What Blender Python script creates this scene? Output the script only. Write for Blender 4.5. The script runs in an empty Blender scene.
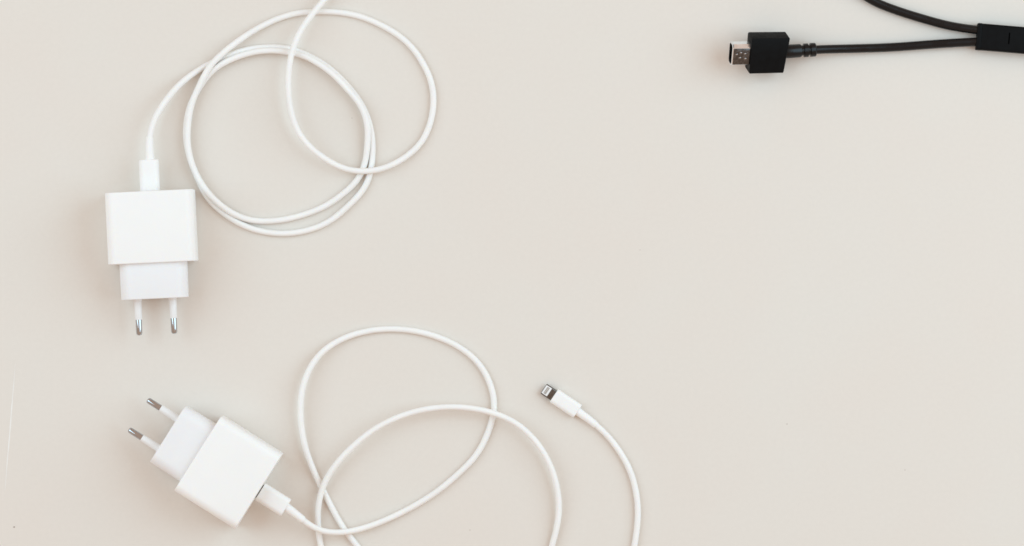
import bpy, bmesh, math
import numpy as np
from mathutils import Vector, Matrix

# ------------------------------------------------------------------ scale
# Working unit: 1 u = 0.55 mm on the tabletop; everything is converted to metres.
U = 0.00055
HC = 5000.0                      # camera height above the tabletop, in u

scene = bpy.context.scene
col = scene.collection

# ------------------------------------------------------------------ camera
cam_d = bpy.data.cameras.new('camera')
cam = bpy.data.objects.new('camera', cam_d)
col.objects.link(cam)
cam.location = (0, 0, HC * U)
cam.rotation_euler = (0, 0, 0)
cam_d.sensor_width = 36.0
cam_d.lens = 36.0 * HC / 1024.0
cam_d.clip_start = 0.01
cam_d.clip_end = 20.0
scene.camera = cam

# ------------------------------------------------------------------ world and lamps
world = bpy.data.worlds.new('World')
scene.world = world
world.use_nodes = True
bg = world.node_tree.nodes['Background']
bg.inputs['Color'].default_value = (1.0, 0.705, 0.54, 1)
bg.inputs['Strength'].default_value = 0.62


def softbox(name, loc, target, sx, sy, power, color):
    d = bpy.data.lights.new(name, 'AREA')
    d.shape = 'RECTANGLE'
    d.size, d.size_y = sx, sy
    d.energy = power
    d.color = color
    o = bpy.data.objects.new(name, d)
    col.objects.link(o)
    o.location = loc
    v = Vector(target) - Vector(loc)
    o.rotation_euler = v.to_track_quat('-Z', 'Y').to_euler()
    return o


softbox('softbox_key', (1.30, 0.30, 1.15), (0.05, 0, 0), 1.5, 1.6, 21.8, (0.53, 0.83, 1.0))
softbox('softbox_fill', (-1.20, 0.34, 1.2), (-0.05, 0, 0), 1.3, 1.5, 14.8, (0.53, 0.83, 1.0))

vs = scene.view_settings
vs.view_transform = 'Standard'
vs.look = 'None'
vs.exposure = 0.04
vs.gamma = 1.0
vs.use_curve_mapping = False
scene.cycles.filter_width = 1.6


# ------------------------------------------------------------------ helpers
def G(px, py, z=0.0):
    """tabletop point (u, z above the table in u) seen at picture point px, py -> metres"""
    k = (HC - z) / HC
    return Vector(((px - 512.0) * k * U, -(py - 273.0) * k * U, z * U))


def mat(name, color, rough=0.4, metal=0.0, noise=0.0, nscale=200.0, bump=0.0, bscale=900.0,
        rvar=0.0, spec=0.5, sss=0.0):
    m = bpy.data.materials.new(name)
    m.use_nodes = True
    nt = m.node_tree
    b = nt.nodes['Principled BSDF']
    b.inputs['Base Color'].default_value = (*color, 1)
    b.inputs['Roughness'].default_value = rough
    b.inputs['Metallic'].default_value = metal
    b.inputs['Specular IOR Level'].default_value = spec
    if sss:
        b.inputs['Subsurface Weight'].default_value = sss
        b.inputs['Subsurface Radius'].default_value = (1.0, 0.8, 0.6)
        b.inputs['Subsurface Scale'].default_value = 0.0012
    tc = nt.nodes.new('ShaderNodeTexCoord')
    if noise or rvar:
        n = nt.nodes.new('ShaderNodeTexNoise')
        n.inputs['Scale'].default_value = nscale
        n.inputs['Detail'].default_value = 5
        nt.links.new(tc.outputs['Object'], n.inputs['Vector'])
        if noise:
            r = nt.nodes.new('ShaderNodeValToRGB')
            r.color_ramp.elements[0].position = 0.3
            r.color_ramp.elements[1].position = 0.7
            r.color_ramp.elements[0].color = (*[c * (1 - noise) for c in color], 1)
            r.color_ramp.elements[1].color = (*[min(1, c * (1 + noise)) for c in color], 1)
            nt.links.new(n.outputs['Fac'], r.inputs['Fac'])
            nt.links.new(r.outputs['Color'], b.inputs['Base Color'])
        if rvar:
            mr = nt.nodes.new('ShaderNodeMapRange')
            mr.inputs['From Min'].default_value = 0.3
            mr.inputs['From Max'].default_value = 0.7
            mr.inputs['To Min'].default_value = max(0.02, rough - rvar)
            mr.inputs['To Max'].default_value = rough + rvar
            nt.links.new(n.outputs['Fac'], mr.inputs['Value'])
            nt.links.new(mr.outputs['Result'], b.inputs['Roughness'])
    if bump:
        n2 = nt.nodes.new('ShaderNodeTexNoise')
        n2.inputs['Scale'].default_value = bscale
        n2.inputs['Detail'].default_value = 4
        nt.links.new(tc.outputs['Object'], n2.inputs['Vector'])
        bp = nt.nodes.new('ShaderNodeBump')
        bp.inputs['Strength'].default_value = bump
        bp.inputs['Distance'].default_value = 0.0003
        nt.links.new(n2.outputs['Fac'], bp.inputs['Height'])
        nt.links.new(bp.outputs['Normal'], b.inputs['Normal'])
    return m


M_PLASTIC = mat('white_plastic', (0.912, 0.912, 0.895), 0.5, spec=0.3, noise=0.008, nscale=60, bump=0.03, bscale=1500, rvar=0.06, sss=0.2)
M_ADAPTER = mat('white_adapter_plastic', (0.858, 0.860, 0.866), 0.5, spec=0.3, noise=0.01, nscale=60, bump=0.03, bscale=1500, rvar=0.06, sss=0.2)
M_PLUG = mat('white_plug_plastic', (0.905, 0.905, 0.89), 0.5, spec=0.35, noise=0.01, nscale=120, bump=0.03, rvar=0.05, sss=0.2)
M_CORD = mat('white_cord_rubber', (0.893, 0.888, 0.868), 0.6, spec=0.3, noise=0.02, nscale=90, bump=0.08, bscale=1200, rvar=0.08, sss=0.15)
M_SLEEVE = mat('white_pin_sleeve', (0.85, 0.855, 0.85), 0.4, noise=0.01, nscale=150, bump=0.03)
M_STEEL = mat('nickel_steel', (0.50, 0.53, 0.56), 0.06, 1.0, noise=0.05, nscale=400, bump=0.04, bscale=1500, rvar=0.03)
M_DARKSTEEL = mat('dark_steel', (0.17, 0.16, 0.15), 0.30, 1.0, noise=0.12, nscale=700, rvar=0.08)
M_BRIGHT = mat('bright_steel', (0.90, 0.94, 0.98), 0.24, 1.0, noise=0.03, nscale=400, rvar=0.04)
M_SHELLFACE = mat('brushed_steel_dim_reflection', (0.13, 0.13, 0.13), 0.25, 1.0, noise=0.25, nscale=900, rvar=0.1)  # brushed grey, darkened in colour to stand in for a dim reflection
M_GOLD = mat('contact_metal', (0.32, 0.28, 0.22), 0.35, 1.0, noise=0.1, nscale=600)
M_PORT = mat('port_dark', (0.03, 0.03, 0.03), 0.5)
M_BLACK = mat('black_plastic', (0.004, 0.0045, 0.005), 0.5, noise=0.2, nscale=250, bump=0.12, bscale=2500, rvar=0.08, spec=0.10)
M_BLACKCORD = mat('black_cord_rubber', (0.0035, 0.004, 0.005), 0.28, spec=0.35, noise=0.2, nscale=200, bump=0.08, bscale=1800, rvar=0.08)
M_SLOT = mat('slot_black', (0.001, 0.001, 0.001), 0.8, spec=0.0)


def link(name, mesh, material, parent=None, smooth_deg=32):
    mesh.materials.append(material)
    for p in mesh.polygons:
        p.use_smooth = True
    mesh.set_sharp_from_angle(angle=math.radians(smooth_deg))
    o = bpy.data.objects.new(name, mesh)
    col.objects.link(o)
    if parent is not None:
        o.parent = parent
    return o


def empty(name, loc, rot=(0, 0, 0), label=None, cat=None, group=None):
    o = bpy.data.objects.new(name, None)
    o.empty_display_size = 0.01
    col.objects.link(o)
    o.location = loc
    o.rotation_euler = rot
    if label:
        o['label'] = label
    if cat:
        o['category'] = cat
    if group:
        o['group'] = group
    return o


def rrect(w, h, r, n=6):
    """rounded rectangle outline in (y, z), counter-clockwise"""
    r = max(0.01, min(r, w / 2 - 1e-3, h / 2 - 1e-3))
    out = []
    for cy, cz, a0 in ((w / 2 - r, h / 2 - r, 0), (-w / 2 + r, h / 2 - r, 90),
                       (-w / 2 + r, -h / 2 + r, 180), (w / 2 - r, -h / 2 + r, 270)):
        for i in range(n + 1):
            a = math.radians(a0 + 90.0 * i / n)
            out.append((cy + r * math.cos(a), cz + r * math.sin(a)))
    return out


def loft(rings, cap=True):
    """rings: list of lists of 3-D points (u) -> mesh in metres"""
    n = len(rings[0])
    verts = [tuple(c * U for c in p) for r in rings for p in r]
    faces = []
    for k in range(len(rings) - 1):
        for i in range(n):
            j = (i + 1) % n
            faces.append((k * n + i, k * n + j, (k + 1) * n + j, (k + 1) * n + i))
    if cap:
        faces.append(tuple(range(n))[::-1])
        faces.append(tuple((len(rings) - 1) * n + i for i in range(n)))
    me = bpy.data.meshes.new('m')
    me.from_pydata(verts, [], faces)
    bm = bmesh.new()
    bm.from_mesh(me)
    bmesh.ops.recalc_face_normals(bm, faces=bm.faces)
    bm.to_mesh(me)
    bm.free()
    return me


def bar(x0, x1, w, h, r, z, e=0.8, n=6, y=0.0, w1=None, h1=None):
    """extruded rounded rectangle along x from x0 to x1, eased ends"""
    w1 = w if w1 is None else w1
    h1 = h if h1 is None else h1
    rings = []
    L = x1 - x0

    # quarter round at each end: (distance from end, inset)
    st = [(e * (1 - math.cos(math.radians(22.5 * k))), e * (1 - math.sin(math.radians(22.5 * k)))) for k in range(5)]
    seq = [(d, i) for d, i in st] + [(L - d, i) for d, i in st[::-1]]
    for d, ins in seq:
        t = d / L
        ww, hh = w + (w1 - w) * t, h + (h1 - h) * t
        rings.append([(x0 + d, y + p[0], z + p[1]) for p in rrect(ww - 2 * ins, hh - 2 * ins, max(0.2, r - ins), n)])
    return loft(rings)


def lathe(profile, n=20, z=0.0, y=0.0):
    """profile: (x, radius) along x"""
    return loft([[(x, y + r * math.cos(2 * math.pi * i / n), z + r * math.sin(2 * math.pi * i / n)) for i in range(n)]
                 for x, r in profile])


def spline(P, step):
    """natural cubic spline through the points P (numpy n x d), sampled about every step"""
    P = np.array(P, float)
    t = np.concatenate([[0], np.cumsum(np.linalg.norm(np.diff(P[:, :3], axis=0), axis=1))])
    n = len(P)
    h = np.diff(t)
    A = np.zeros((n, n))
    B = np.zeros((n, P.shape[1]))
    A[0, 0] = A[-1, -1] = 1
    for i in range(1, n - 1):
        A[i, i - 1], A[i, i], A[i, i + 1] = h[i - 1], 2 * (h[i - 1] + h[i]), h[i]
        B[i] = 6 * ((P[i + 1] - P[i]) / h[i] - (P[i] - P[i - 1]) / h[i - 1])
    Mx = np.linalg.solve(A, B)
    s = np.linspace(0, t[-1], max(4, int(t[-1] / step)))
    k = np.clip(np.searchsorted(t, s, side='right') - 1, 0, n - 2)
    hh = h[k][:, None]
    a = (t[k + 1] - s)[:, None]
    b = (s - t[k])[:, None]
    return (Mx[k] * a ** 3 + Mx[k + 1] * b ** 3) / (6 * hh) + (P[k] / hh - Mx[k] * hh / 6) * a + (P[k + 1] / hh - Mx[k + 1] * hh / 6) * b


def tube_mesh(points, radius, sides=14, step=2.6, smooth=8, origin=Vector((0, 0, 0)), zmin=None):
    """points: picture point + height (px, py, z) -> swept tube; radius may be a list of (fraction, r)"""
    W = [G(*p) / U for p in points]
    C = spline([tuple(w) for w in W], step)
    for _ in range(smooth):
        D = C.copy()
        D[1:-1] = 0.25 * C[:-2] + 0.5 * C[1:-1] + 0.25 * C[2:]
        C = D
    if zmin is not None:
        C[:, 2] = np.maximum(C[:, 2], zmin)
    C = C - np.array(origin) / U
    n = len(C)
    T = np.gradient(C, axis=0)
    T /= np.linalg.norm(T, axis=1)[:, None]
    s = np.linspace(0, 1, n)
    if isinstance(radius, (int, float)):
        R = np.full(n, float(radius))
    else:
        R = np.interp(s, [a for a, _ in radius], [b for _, b in radius])
    up = np.array((0, 0, 1.0))
    rings = []
    for i in range(n):
        a = np.cross(up, T[i])
        a /= np.linalg.norm(a)
        b = np.cross(T[i], a)
        rings.append([tuple(C[i] + R[i] * (math.cos(2 * math.pi * k / sides) * a + math.sin(2 * math.pi * k / sides) * b))
                      for k in range(sides)])
    return loft(rings)


# ------------------------------------------------------------------ the tabletop
def make_table():
    m = bpy.data.materials.new('beige_paper')
    m.use_nodes = True
    nt = m.node_tree
    b = nt.nodes['Principled BSDF']
    b.inputs['Roughness'].default_value = 0.62
    b.inputs['Specular IOR Level'].default_value = 0.3
    tc = nt.nodes.new('ShaderNodeTexCoord')
    n1 = nt.nodes.new('ShaderNodeTexNoise')
    n1.inputs['Scale'].default_value = 9.0
    n1.inputs['Detail'].default_value = 4
    n1.inputs['Roughness'].default_value = 0.6
    r1 = nt.nodes.new('ShaderNodeValToRGB')
    r1.color_ramp.elements[0].position = 0.3
    r1.color_ramp.elements[1].position = 0.7
    r1.color_ramp.elements[0].color = (0.764, 0.703, 0.638, 1)
    r1.color_ramp.elements[1].color = (0.760, 0.717, 0.656, 1)
    n2 = nt.nodes.new('ShaderNodeTexNoise')
    n2.inputs['Scale'].default_value = 420.0
    n2.inputs['Detail'].default_value = 6
    r2 = nt.nodes.new('ShaderNodeMapRange')
    r2.inputs['To Min'].default_value = 0.975
    r2.inputs['To Max'].default_value = 1.02
    mx = nt.nodes.new('ShaderNodeMix')
    mx.data_type = 'RGBA'
    mx.blend_type = 'MULTIPLY'
    mx.inputs['Factor'].default_value = 1.0
    bp = nt.nodes.new('ShaderNodeBump')
    bp.inputs['Strength'].default_value = 0.06
    bp.inputs['Distance'].default_value = 0.0003
    nt.links.new(tc.outputs['Object'], n1.inputs['Vector'])
    nt.links.new(tc.outputs['Object'], n2.inputs['Vector'])
    nt.links.new(n1.outputs['Fac'], r1.inputs['Fac'])
    nt.links.new(n2.outputs['Fac'], r2.inputs['Value'])
    nt.links.new(r1.outputs['Color'], mx.inputs[6])
    nt.links.new(r2.outputs['Result'], mx.inputs[7])
    nt.links.new(mx.outputs[2], b.inputs['Base Color'])
    nt.links.new(n2.outputs['Fac'], bp.inputs['Height'])
    nt.links.new(bp.outputs['Normal'], b.inputs['Normal'])
    me = loft([[(x, -700, -80) for x in (-1000,)] + [(1000, -700, -80), (1000, 700, -80), (-1000, 700, -80)],
               [(-1000, -700, 0), (1000, -700, 0), (1000, 700, 0), (-1000, 700, 0)]])
    t = link('tabletop', me, m)
    t['kind'] = 'structure'
    t['label'] = 'matte beige tabletop under the chargers and cables'
    # pale hairline scratch near the left edge
    ms = mat('scratch_pale', (0.86, 0.85, 0.82), 0.55)
    pts = [(15.2, 364), (13.6, 385), (11.5, 410), (9.6, 435), (7.2, 462), (5.2, 490)]
    C = spline([tuple(G(*p) / U) for p in pts], 6)
    rings = []
    for i, c in enumerate(C):
        w = 0.15 + 0.75 * math.sin(math.pi * (i + 0.3) / (len(C) - 0.4)) * (0.8 + 0.2 * math.sin(i * 2.1))
        rings.append([(c[0] - w, c[1], -0.2), (c[0] + w, c[1], -0.2), (c[0] + w * 0.5, c[1], 0.16), (c[0] - w * 0.5, c[1], 0.16)])
    link('scratch', loft(rings), ms, t)
    # dust specks lying on the surface
    md = mat('dust_grey', (0.42, 0.36, 0.31), 0.9)
    for px, py, a in ((14.2, 527, 0.9), (787, 424, 0.45), (352, 118, 0.4), (640, 250, 0.35), (905, 470, 0.4), (470, 530, 0.4)):
        c = G(px, py) / U
        o = link('dust_speck', loft([[(a * k * math.cos(q * 1.05) * (1.4 if q % 2 else 1), a * k * math.sin(q * 1.05), z) for q in range(6)]
                                     for k, z in ((1.0, -0.05), (0.8, 0.25), (0.3, 0.45))]), md, t)
        o.location = c * U


make_table()

# ------------------------------------------------------------------ wall chargers
BW, BL, BH = 87.4, 71.2, 50.0


def make_charger(ground_px, angle, label):
    root = empty('wall_charger', G(*ground_px), (0, 0, angle), label, 'charger', 'white wall chargers')
    zc = BH / 2
    body = link('body', bar(-BL / 2, BL / 2, BW, BH, 8.5, zc, 0.9, 10), M_PLASTIC, root)
    # charging port let into the end face, with its dark lining
    link('charging_port', bar(BL / 2 - 4, BL / 2 + 0.12, 17.5, 6.5, 3.2, zc, 0.05), M_PORT, body)
    ad = link('plug_adapter', bar(-BL / 2 - 35.7, -BL / 2 + 1.2, 66.0, 39.0, 11.0, zc, 0.9, 10, w1=66.6, h1=40.0), M_ADAPTER, root)
    xa = -BL / 2 - 35.7
    for s in (-1, 1):
        p = link('pin', lathe([(xa + 1.0, 4.3), (xa - 1.2, 4.1), (xa - 1.6, 3.75), (xa - 19.6, 3.55), (xa - 20.2, 3.3), (xa - 20.2, 0.5)], 20, zc, s * 17.4), M_SLEEVE, root)
        link('metal_tip', lathe([(xa - 19.4, 1.0), (xa - 19.4, 3.15), (xa - 33.5, 3.1), (xa - 34.8, 2.7), (xa - 35.6, 1.9), (xa - 35.9, 0.6)], 20, zc, s * 17.4), M_STEEL, p)
    return root


A1 = math.atan2(1.0, -0.047)
A2 = math.radians(-32.2)
C1 = (153.6, 227.3)
C2 = (230.5, 470.9)
make_charger(C1, A1, 'white wall charger standing upright in the picture, pins pointing down, beside the coiled cable')
make_charger(C2, A2, 'white wall charger lying diagonally, pins pointing to the upper left, near the bottom edge')


# ------------------------------------------------------------------ white charging cables
RC = 3.0


def usb_plug(parent, ground_px, angle, root_loc, gap):
    """rounded plug seated in the charger's port"""
    o = link('charger_plug', bar(BL / 2 + gap, BL / 2 + 31.5, 19.8, 11.8, 5.2, BH / 2, 0.9, 8), M_PLUG, parent)
    o.location = G(*ground_px) - root_loc
    o.rotation_euler = (0, 0, angle)
    t = link('metal_tongue', bar(BL / 2 - 3.5, BL / 2 + 1.6, 15.0, 4.6, 2.2, BH / 2, 0.1), M_DARKSTEEL, o)
    return o


def relief(parent, points, root_loc, r0, r1):
    o = link('strain_relief', tube_mesh(points, [(0, r0), (0.9, r1), (0.93, r1), (0.97, r1 * 0.97), (1, r1 * 0.9)], 16, 1.5, 2, root_loc), M_PLUG, parent)
    return o


# --- cable of the upper charger: two turns of coil, then a wide loop running off the top edge
z0 = RC + 0.05
cable_a = [
    (149.4, 150, 24.8), (149.3, 141, 24.2), (150.2, 133, 23), (152.2, 125, 21.5), (155.5, 117, 19.6), (160.3, 108.5, 17.3), (168.5, 97, 13.8), (179.5, 84.4, 9.6),
    (193, 73.6, 5.6), (207, 65.2, z0), (221, 58.6, z0), (234.5, 53.2, z0), (250, 49.0, z0), (270, 46.9, z0), (289.6, 48.6, z0),
    (307, 55, z0), (325, 65.0, z0), (340, 77.6, z0), (352.8, 92, z0), (359.5, 101, z0), (367, 116, z0), (371.2, 131, z0), (372.6, 143, z0),
    (372.2, 160, z0), (367.9, 181.0, z0), (360, 194, z0), (349, 205, z0), (337, 216, z0), (319.4, 226.4, z0), (300, 232.0, z0), (282.5, 233.6, z0),
    (263, 231.6, z0), (243.8, 225.6, z0), (224.8, 214.2, z0), (211.6, 202.6, z0), (204.3, 192.8, z0), (198.6, 180.5, z0), (193.2, 168, z0), (189, 156, z0), (186.5, 144, z0),
    (185.6, 131, z0), (186.8, 119, z0), (189.9, 106, z0), (196.5, 92, z0 + .5), (203.8, 80.6, 4.8), (213, 70.0, 6.6), (226.6, 61.4, 7.6), (247, 53.6, 8.0), (266, 50.4, 8.4), (283, 51.2, 8.7),
    (301, 54.8, 8.9), (318, 63.2, 9.2), (334, 75.0, 9.3), (350.4, 92.4, 9.3), (357.8, 101, 9.3), (365.3, 116, 9.2), (367.9, 131, 8.0), (367.5, 143.5, 6.8),
    (365.6, 160.3, 5.0), (357, 180.5, 3.6), (345.7, 191.6, z0), (328, 204.5, z0), (307, 213.6, z0), (285, 219.4, z0), (266.7, 221.2, z0),
    (247.3, 219.4, 4.2), (228.4, 210.8, 6.9), (210.8, 196.0, 8.6), (198.4, 178.5, 9.3), (190.3, 158.5, 9.5), (187.4, 134, 9.5), (188.6, 120, 9.5), (190.6, 107.5, 9.5),
    (195.8, 93.0, 9.7), (201, 82, 9.9), (207.7, 69.3, 10.0), (218.7, 56.7, 9.9), (234.5, 43.6, 8.4), (255, 29.8, 5.6), (276, 19.4, z0 + .6), (297, 13.2, z0),
    (312, 11.7, z0), (327.5, 11.5, z0), (346.8, 13.3, z0), (364.4, 17.8, z0), (382, 25.5, z0), (399.5, 36, z0), (413.6, 49.2, z0), (424, 65, z0), (431, 81, z0),
    (433.6, 97, z0), (433, 110, z0), (430, 124, z0), (422.2, 141, z0 + .3), (408.3, 155, 4.8), (392.5, 164.7, 7.2), (375, 170.4, 9.6), (359, 171.2, 10.4), (345, 168.8, 11.5),
    (331, 162.4, 13.2), (315, 151.5, 15.2), (301, 136.5, 17.4), (292.6, 118, 19.4), (288.8, 97, 20.6), (288.3, 76, 21), (290.5, 58, 20.6), (295.4, 41.5, 19),
    (303, 26.6, 16.4), (313, 13.2, 13.6), (324, 0, 10.5), (336, -13, 7.5), (350, -28, 5), (366, -44, 3.8), (384, -60, z0), (402, -74, z0)]
loc_a = G(402, -74)
ca = empty('charging_cable', loc_a, (0, 0, 0), 'white charging cable coiled in two turns beside the upright charger', 'cable', 'white charging cables')
pa = usb_plug(ca, C1, A1, loc_a, 0.25)
relief(ca, [(149.9, 163, 25), (149.7, 154, 24.9), (149.4, 146, 24.6), (149.5, 137, 23.6)], loc_a, 4.4, 3.8)
link('cord', tube_mesh(cable_a, RC, 14, 2.6, 9, loc_a, z0), M_CORD, ca, 60)

# --- cable of the diagonal charger: one loop, an arc, and the small metal-tipped connector
cable_b = [
    (293, 512.3, 24.4), (301, 518.6, 22.6), (310, 525.2, 20), (320.4, 530.4, 17.2), (332.7, 532.6, 14.2), (346.8, 531.9, 11.4), (361, 528.9, 8.6), (376.7, 523.6, 6),
    (394.2, 516.2, 4.0), (413.6, 506.2, z0), (433, 494.3, z0), (447, 483.6, z0), (461, 471.2, z0), (475, 456.6, z0), (486, 437.4, z0), (492.6, 418, z0), (494.2, 401, z0),
    (490.6, 385, z0), (483, 369.2, z0), (471, 355.6, z0), (455, 344.6, z0), (436, 336.4, z0), (414, 330.8, z0), (392.5, 328.9, z0), (371.4, 330.3, z0 + .4), (350.3, 335.6, 4.4),
    (332.7, 344.0, 6), (318.7, 355.4, 8), (308.4, 371, 10), (302.4, 388.5, 11), (300.4, 406, 11), (301.6, 428, 10), (306.2, 451, 8), (313.2, 469.6, 5.4), (321.3, 487, 3.8),
    (331, 506, z0), (341.5, 525, z0), (354, 542, z0), (370, 562, z0), (386, 588, z0), (388, 622, z0), (366, 642, z0), (342, 628, z0), (328, 590, z0), (322.6, 556, z0),
    (318.6, 532, 4.6), (317.7, 515, 7.4), (319.4, 499, 9.6), (324.4, 483, 11), (335, 465.6, 12.2), (350.3, 449, 13.4), (371, 431.6, 14.4), (397, 417.6, 15.2), (427, 409, 15.4),
    (457, 407, 15), (487.5, 411.4, 14.4), (513.5, 421.8, 13.6), (535, 440.4, 12.4), (549.6, 464, 10.6), (557.4, 490, 8.6), (558.8, 513, 6.6), (554.4, 537, 4.6), (546, 566, z0),
    (540, 600, z0), (552, 640, z0), (584, 652, z0), (612, 626, z0), (626, 584, z0), (634.2, 547, z0), (637.2, 526, z0), (637.9, 508.5, z0), (635.6, 489.4, z0), (629.8, 470, z0), (620, 452, z0),
    (607.4, 435.6, z0 + .2), (594, 423.4, 4.0), (584, 416, 4.6)]
loc_b = G(354, 546)
cb = empty('charging_cable', loc_b, (0, 0, 0), 'white charging cable looped near the bottom edge, ending in a small bare metal-tipped connector', 'cable', 'white charging cables')
usb_plug(cb, C2, A2, loc_b, 1.0)
relief(cb, [(283, 505.2, 25), (290, 509.8, 24.9), (296, 514.4, 24), (303.5, 520.4, 22)], loc_b, 4.6, 3.9)
link('cord', tube_mesh(cable_b, RC, 14, 2.6, 9, loc_b, z0), M_CORD, cb, 60)
# connector at the far end
tip_dir = Vector((553.7 - 577.2, -(395.2 - 411.0)))
ang = math.atan2(tip_dir.y, tip_dir.x)
plug = link('connector', bar(0, 28.6, 15.6, 9.6, 4.0, 4.85, 0.9, 8), M_PLUG, cb)
plug.location = G(577.6, 411.3) - loc_b
plug.rotation_euler = (0, 0, ang)
tab = link('metal_tab', bar(28.0, 41.0, 11.8, 3.6, 1.7, 4.85, 0.9, 8), M_DARKSTEEL, plug)
link('contact_plate', bar(34.0, 40.4, 9.4, 0.7, 0.3, 6.55, 0.2), M_SLEEVE, plug)
for i in range(6):
    link('contact', bar(35.9, 38.8, 0.75, 0.3, 0.1, 6.95, 0.05, 2, y=-3.2 + i * 1.28), M_GOLD, plug)
relief(cb, [(576, 410.2, 4.85), (583, 415.2, 4.7), (589, 419.5, 4.4), (596.5, 425.6, 4.0)], loc_b, 4.3, 3.6)

# ------------------------------------------------------------------ black splitter cable
loc_k = G(975, 40)
kb = empty('splitter_cable', loc_k, (0, 0, 0), 'black cable with a metal-ended plug and a forked junction block, in the upper right corner', 'cable')

# housing: a slightly tapered block rolled towards the viewer's lower side, mouth tilted up
roll, pitch, yaw = math.radians(24), math.radians(12), math.radians(1.5)


def slab(x0, x1, w, h, ch, e=0.7, taper=0.0, skew=0.0):
    rings = []
    st = [(0, e), (e * 0.4, e * 0.4), (e, 0)]
    L = x1 - x0
    for d, ins in st + [(L - a, b) for a, b in st[::-1]]:
        k = taper * d / L
        ww, hh = w / 2 - ins - k, h / 2 - ins
        c = ch
        pr = [(ww, -hh + c), (ww, hh - c), (ww - c * .3, hh - c * .3), (ww - c, hh), (-ww + c, hh), (-ww + c * .3, hh - c * .3), (-ww, hh - c), (-ww, -hh + c), (-ww + c, -hh), (ww - c, -hh)]
        rings.append([(x0 + d + skew * p[0] * (d / L), p[0], p[1]) for p in pr])
    return loft(rings)


hs = link('plug_housing', slab(-19.2, 18.0, 37.8, 18.5, 0.9, 0.8, 0.3, 0.10), M_BLACK, kb)
zc = 20.5
hs.location = G(767.2, 52.6, zc) - loc_k
# local +y is picture-up; a negative roll drops the lower side
hs.rotation_mode = 'QUATERNION'
hs.rotation_quaternion = (Matrix.Rotation(yaw, 3, 'Z') @ Matrix.Rotation(pitch, 3, 'Y') @ Matrix.Rotation(roll, 3, 'X')).to_quaternion()


def shell_mesh(x0, x1, w, h, ch, th):
    def prof(ww, hh, c):
        return [(ww, -hh + c), (ww, hh - c), (ww - c, hh), (-ww + c, hh), (-ww, hh - c), (-ww, -hh + c), (-ww + c, -hh), (ww - c, -hh)]
    o = prof(w / 2, h / 2, ch)
    fl = prof(w / 2 + 0.7, h / 2 + 0.5, ch)
    i = prof(w / 2 - th, h / 2 - th, ch * 0.8)
    seq = [(x1, o), (x0 + 1.4, o), (x0, fl), (x0 - 0.2, i), (x0 + 10, i)]
    return loft([[(x, p[0], p[1]) for p in pr] for x, pr in seq])


sh = link('metal_shell', shell_mesh(-37.5, -17.0, 22.0, 13.0, 2.8, 0.9), M_BRIGHT, hs, 20)
link('shell_face', bar(-36.6, -18.5, 17.0, 0.5, 0.2, 6.55, 0.1, 2, y=-1.2), M_SHELLFACE, hs)  # thin plate added over the bright shell to carry the dim reflection tone
link('mouth_shade_fill', bar(-36.8, -28, 19.4, 10.6, 2.4, 0, 0.2), M_SLOT, hs)  # black block added so the hollow mouth looks shaded inside
for i, (x, y) in enumerate(((-33.2, 1.2), (-29.0, 3.0), (-29.6, -2.4), (-24.6, 1.8), (-24.0, -3.4))):
    link('spring_slot', bar(x - 1.2, x + 1.2, 1.2, 0.5, 0.2, 6.75, 0.2, 2, y=y), M_STEEL, hs)

# strain relief: sleeve with two grooves
kr = link('strain_relief', lathe([(17, 6.6), (18.6, 6.9), (32.0, 6.7), (33.2, 6.2), (33.4, 5.2), (36.0, 5.2), (36.2, 6.9), (40.2, 6.9), (40.4, 5.3), (42.6, 5.3), (42.8, 7.0), (47.4, 6.9), (48.2, 6.2), (48.2, 2.0)], 24), M_BLACKCORD, kb, 30)
p0, p1 = G(785, 51.6, 16.0), G(816, 49.6, 11.5)
d = (p1 - p0).normalized()
kr.rotation_mode = 'QUATERNION'
kr.rotation_quaternion = d.to_track_quat('X', 'Z')
kr.location = p0 - d * 17 * U - loc_k

RK = 4.35
zk = RK + 0.05
link('cord', tube_mesh([(808, 50.2, 12.6), (816, 49.7, 11.4), (827, 49.2, 9.8), (840, 48.9, 8.2), (860, 48.4, 6.4), (885, 47.6, 5.4), (908, 46.2, 5.6), (930, 44.5, 6.2), (955, 42.9, 6.8), (985, 41.4, 7.2)],
                       RK, 16, 2.6, 6, loc_k, zk), M_BLACKCORD, kb, 60)
link('cord', tube_mesh([(790, -52, zk), (812, -36, zk), (836, -18, zk), (857, -9, zk), (872, 0.3, zk), (886, 6.6, zk), (906, 13.6, zk + .2), (928, 20.2, 5), (947.8, 25.4, 6), (965, 28.4, 6.8), (988, 31.2, 7.2)],
                       RK, 16, 2.6, 6, loc_k, zk), M_BLACKCORD, kb, 60)
# junction block running off the right edge
blk_ang = math.radians(-4.8)
bl = link('junction_block', bar(4.5, 104, 26.4, 14.0, 2.2, 7.05, 0.8, 4), M_BLACK, kb)
bl.location = G(976.5, 36.5, 7) - Vector((0, 0, 7 * U)) - loc_k
bl.rotation_euler = (0, 0, blk_ang)
link('collar', bar(0, 4.9, 26.9, 13.0, 2.2, 7.05, 0.9, 4), M_BLACK, bl)
link('slot', bar(31.4, 32.6, 11.5, 0.5, 0.2, 14.05, 0.1, 2, y=0.5), M_SLOT, bl)
link('cord', tube_mesh([(1070, 45.0, 7.2), (1090, 46.6, 6.6), (1120, 50, 5), (1160, 56, zk), (1190, 62, zk)], 4.6, 16, 2.6, 4, loc_k, 4.65), M_BLACKCORD, kb, 60)
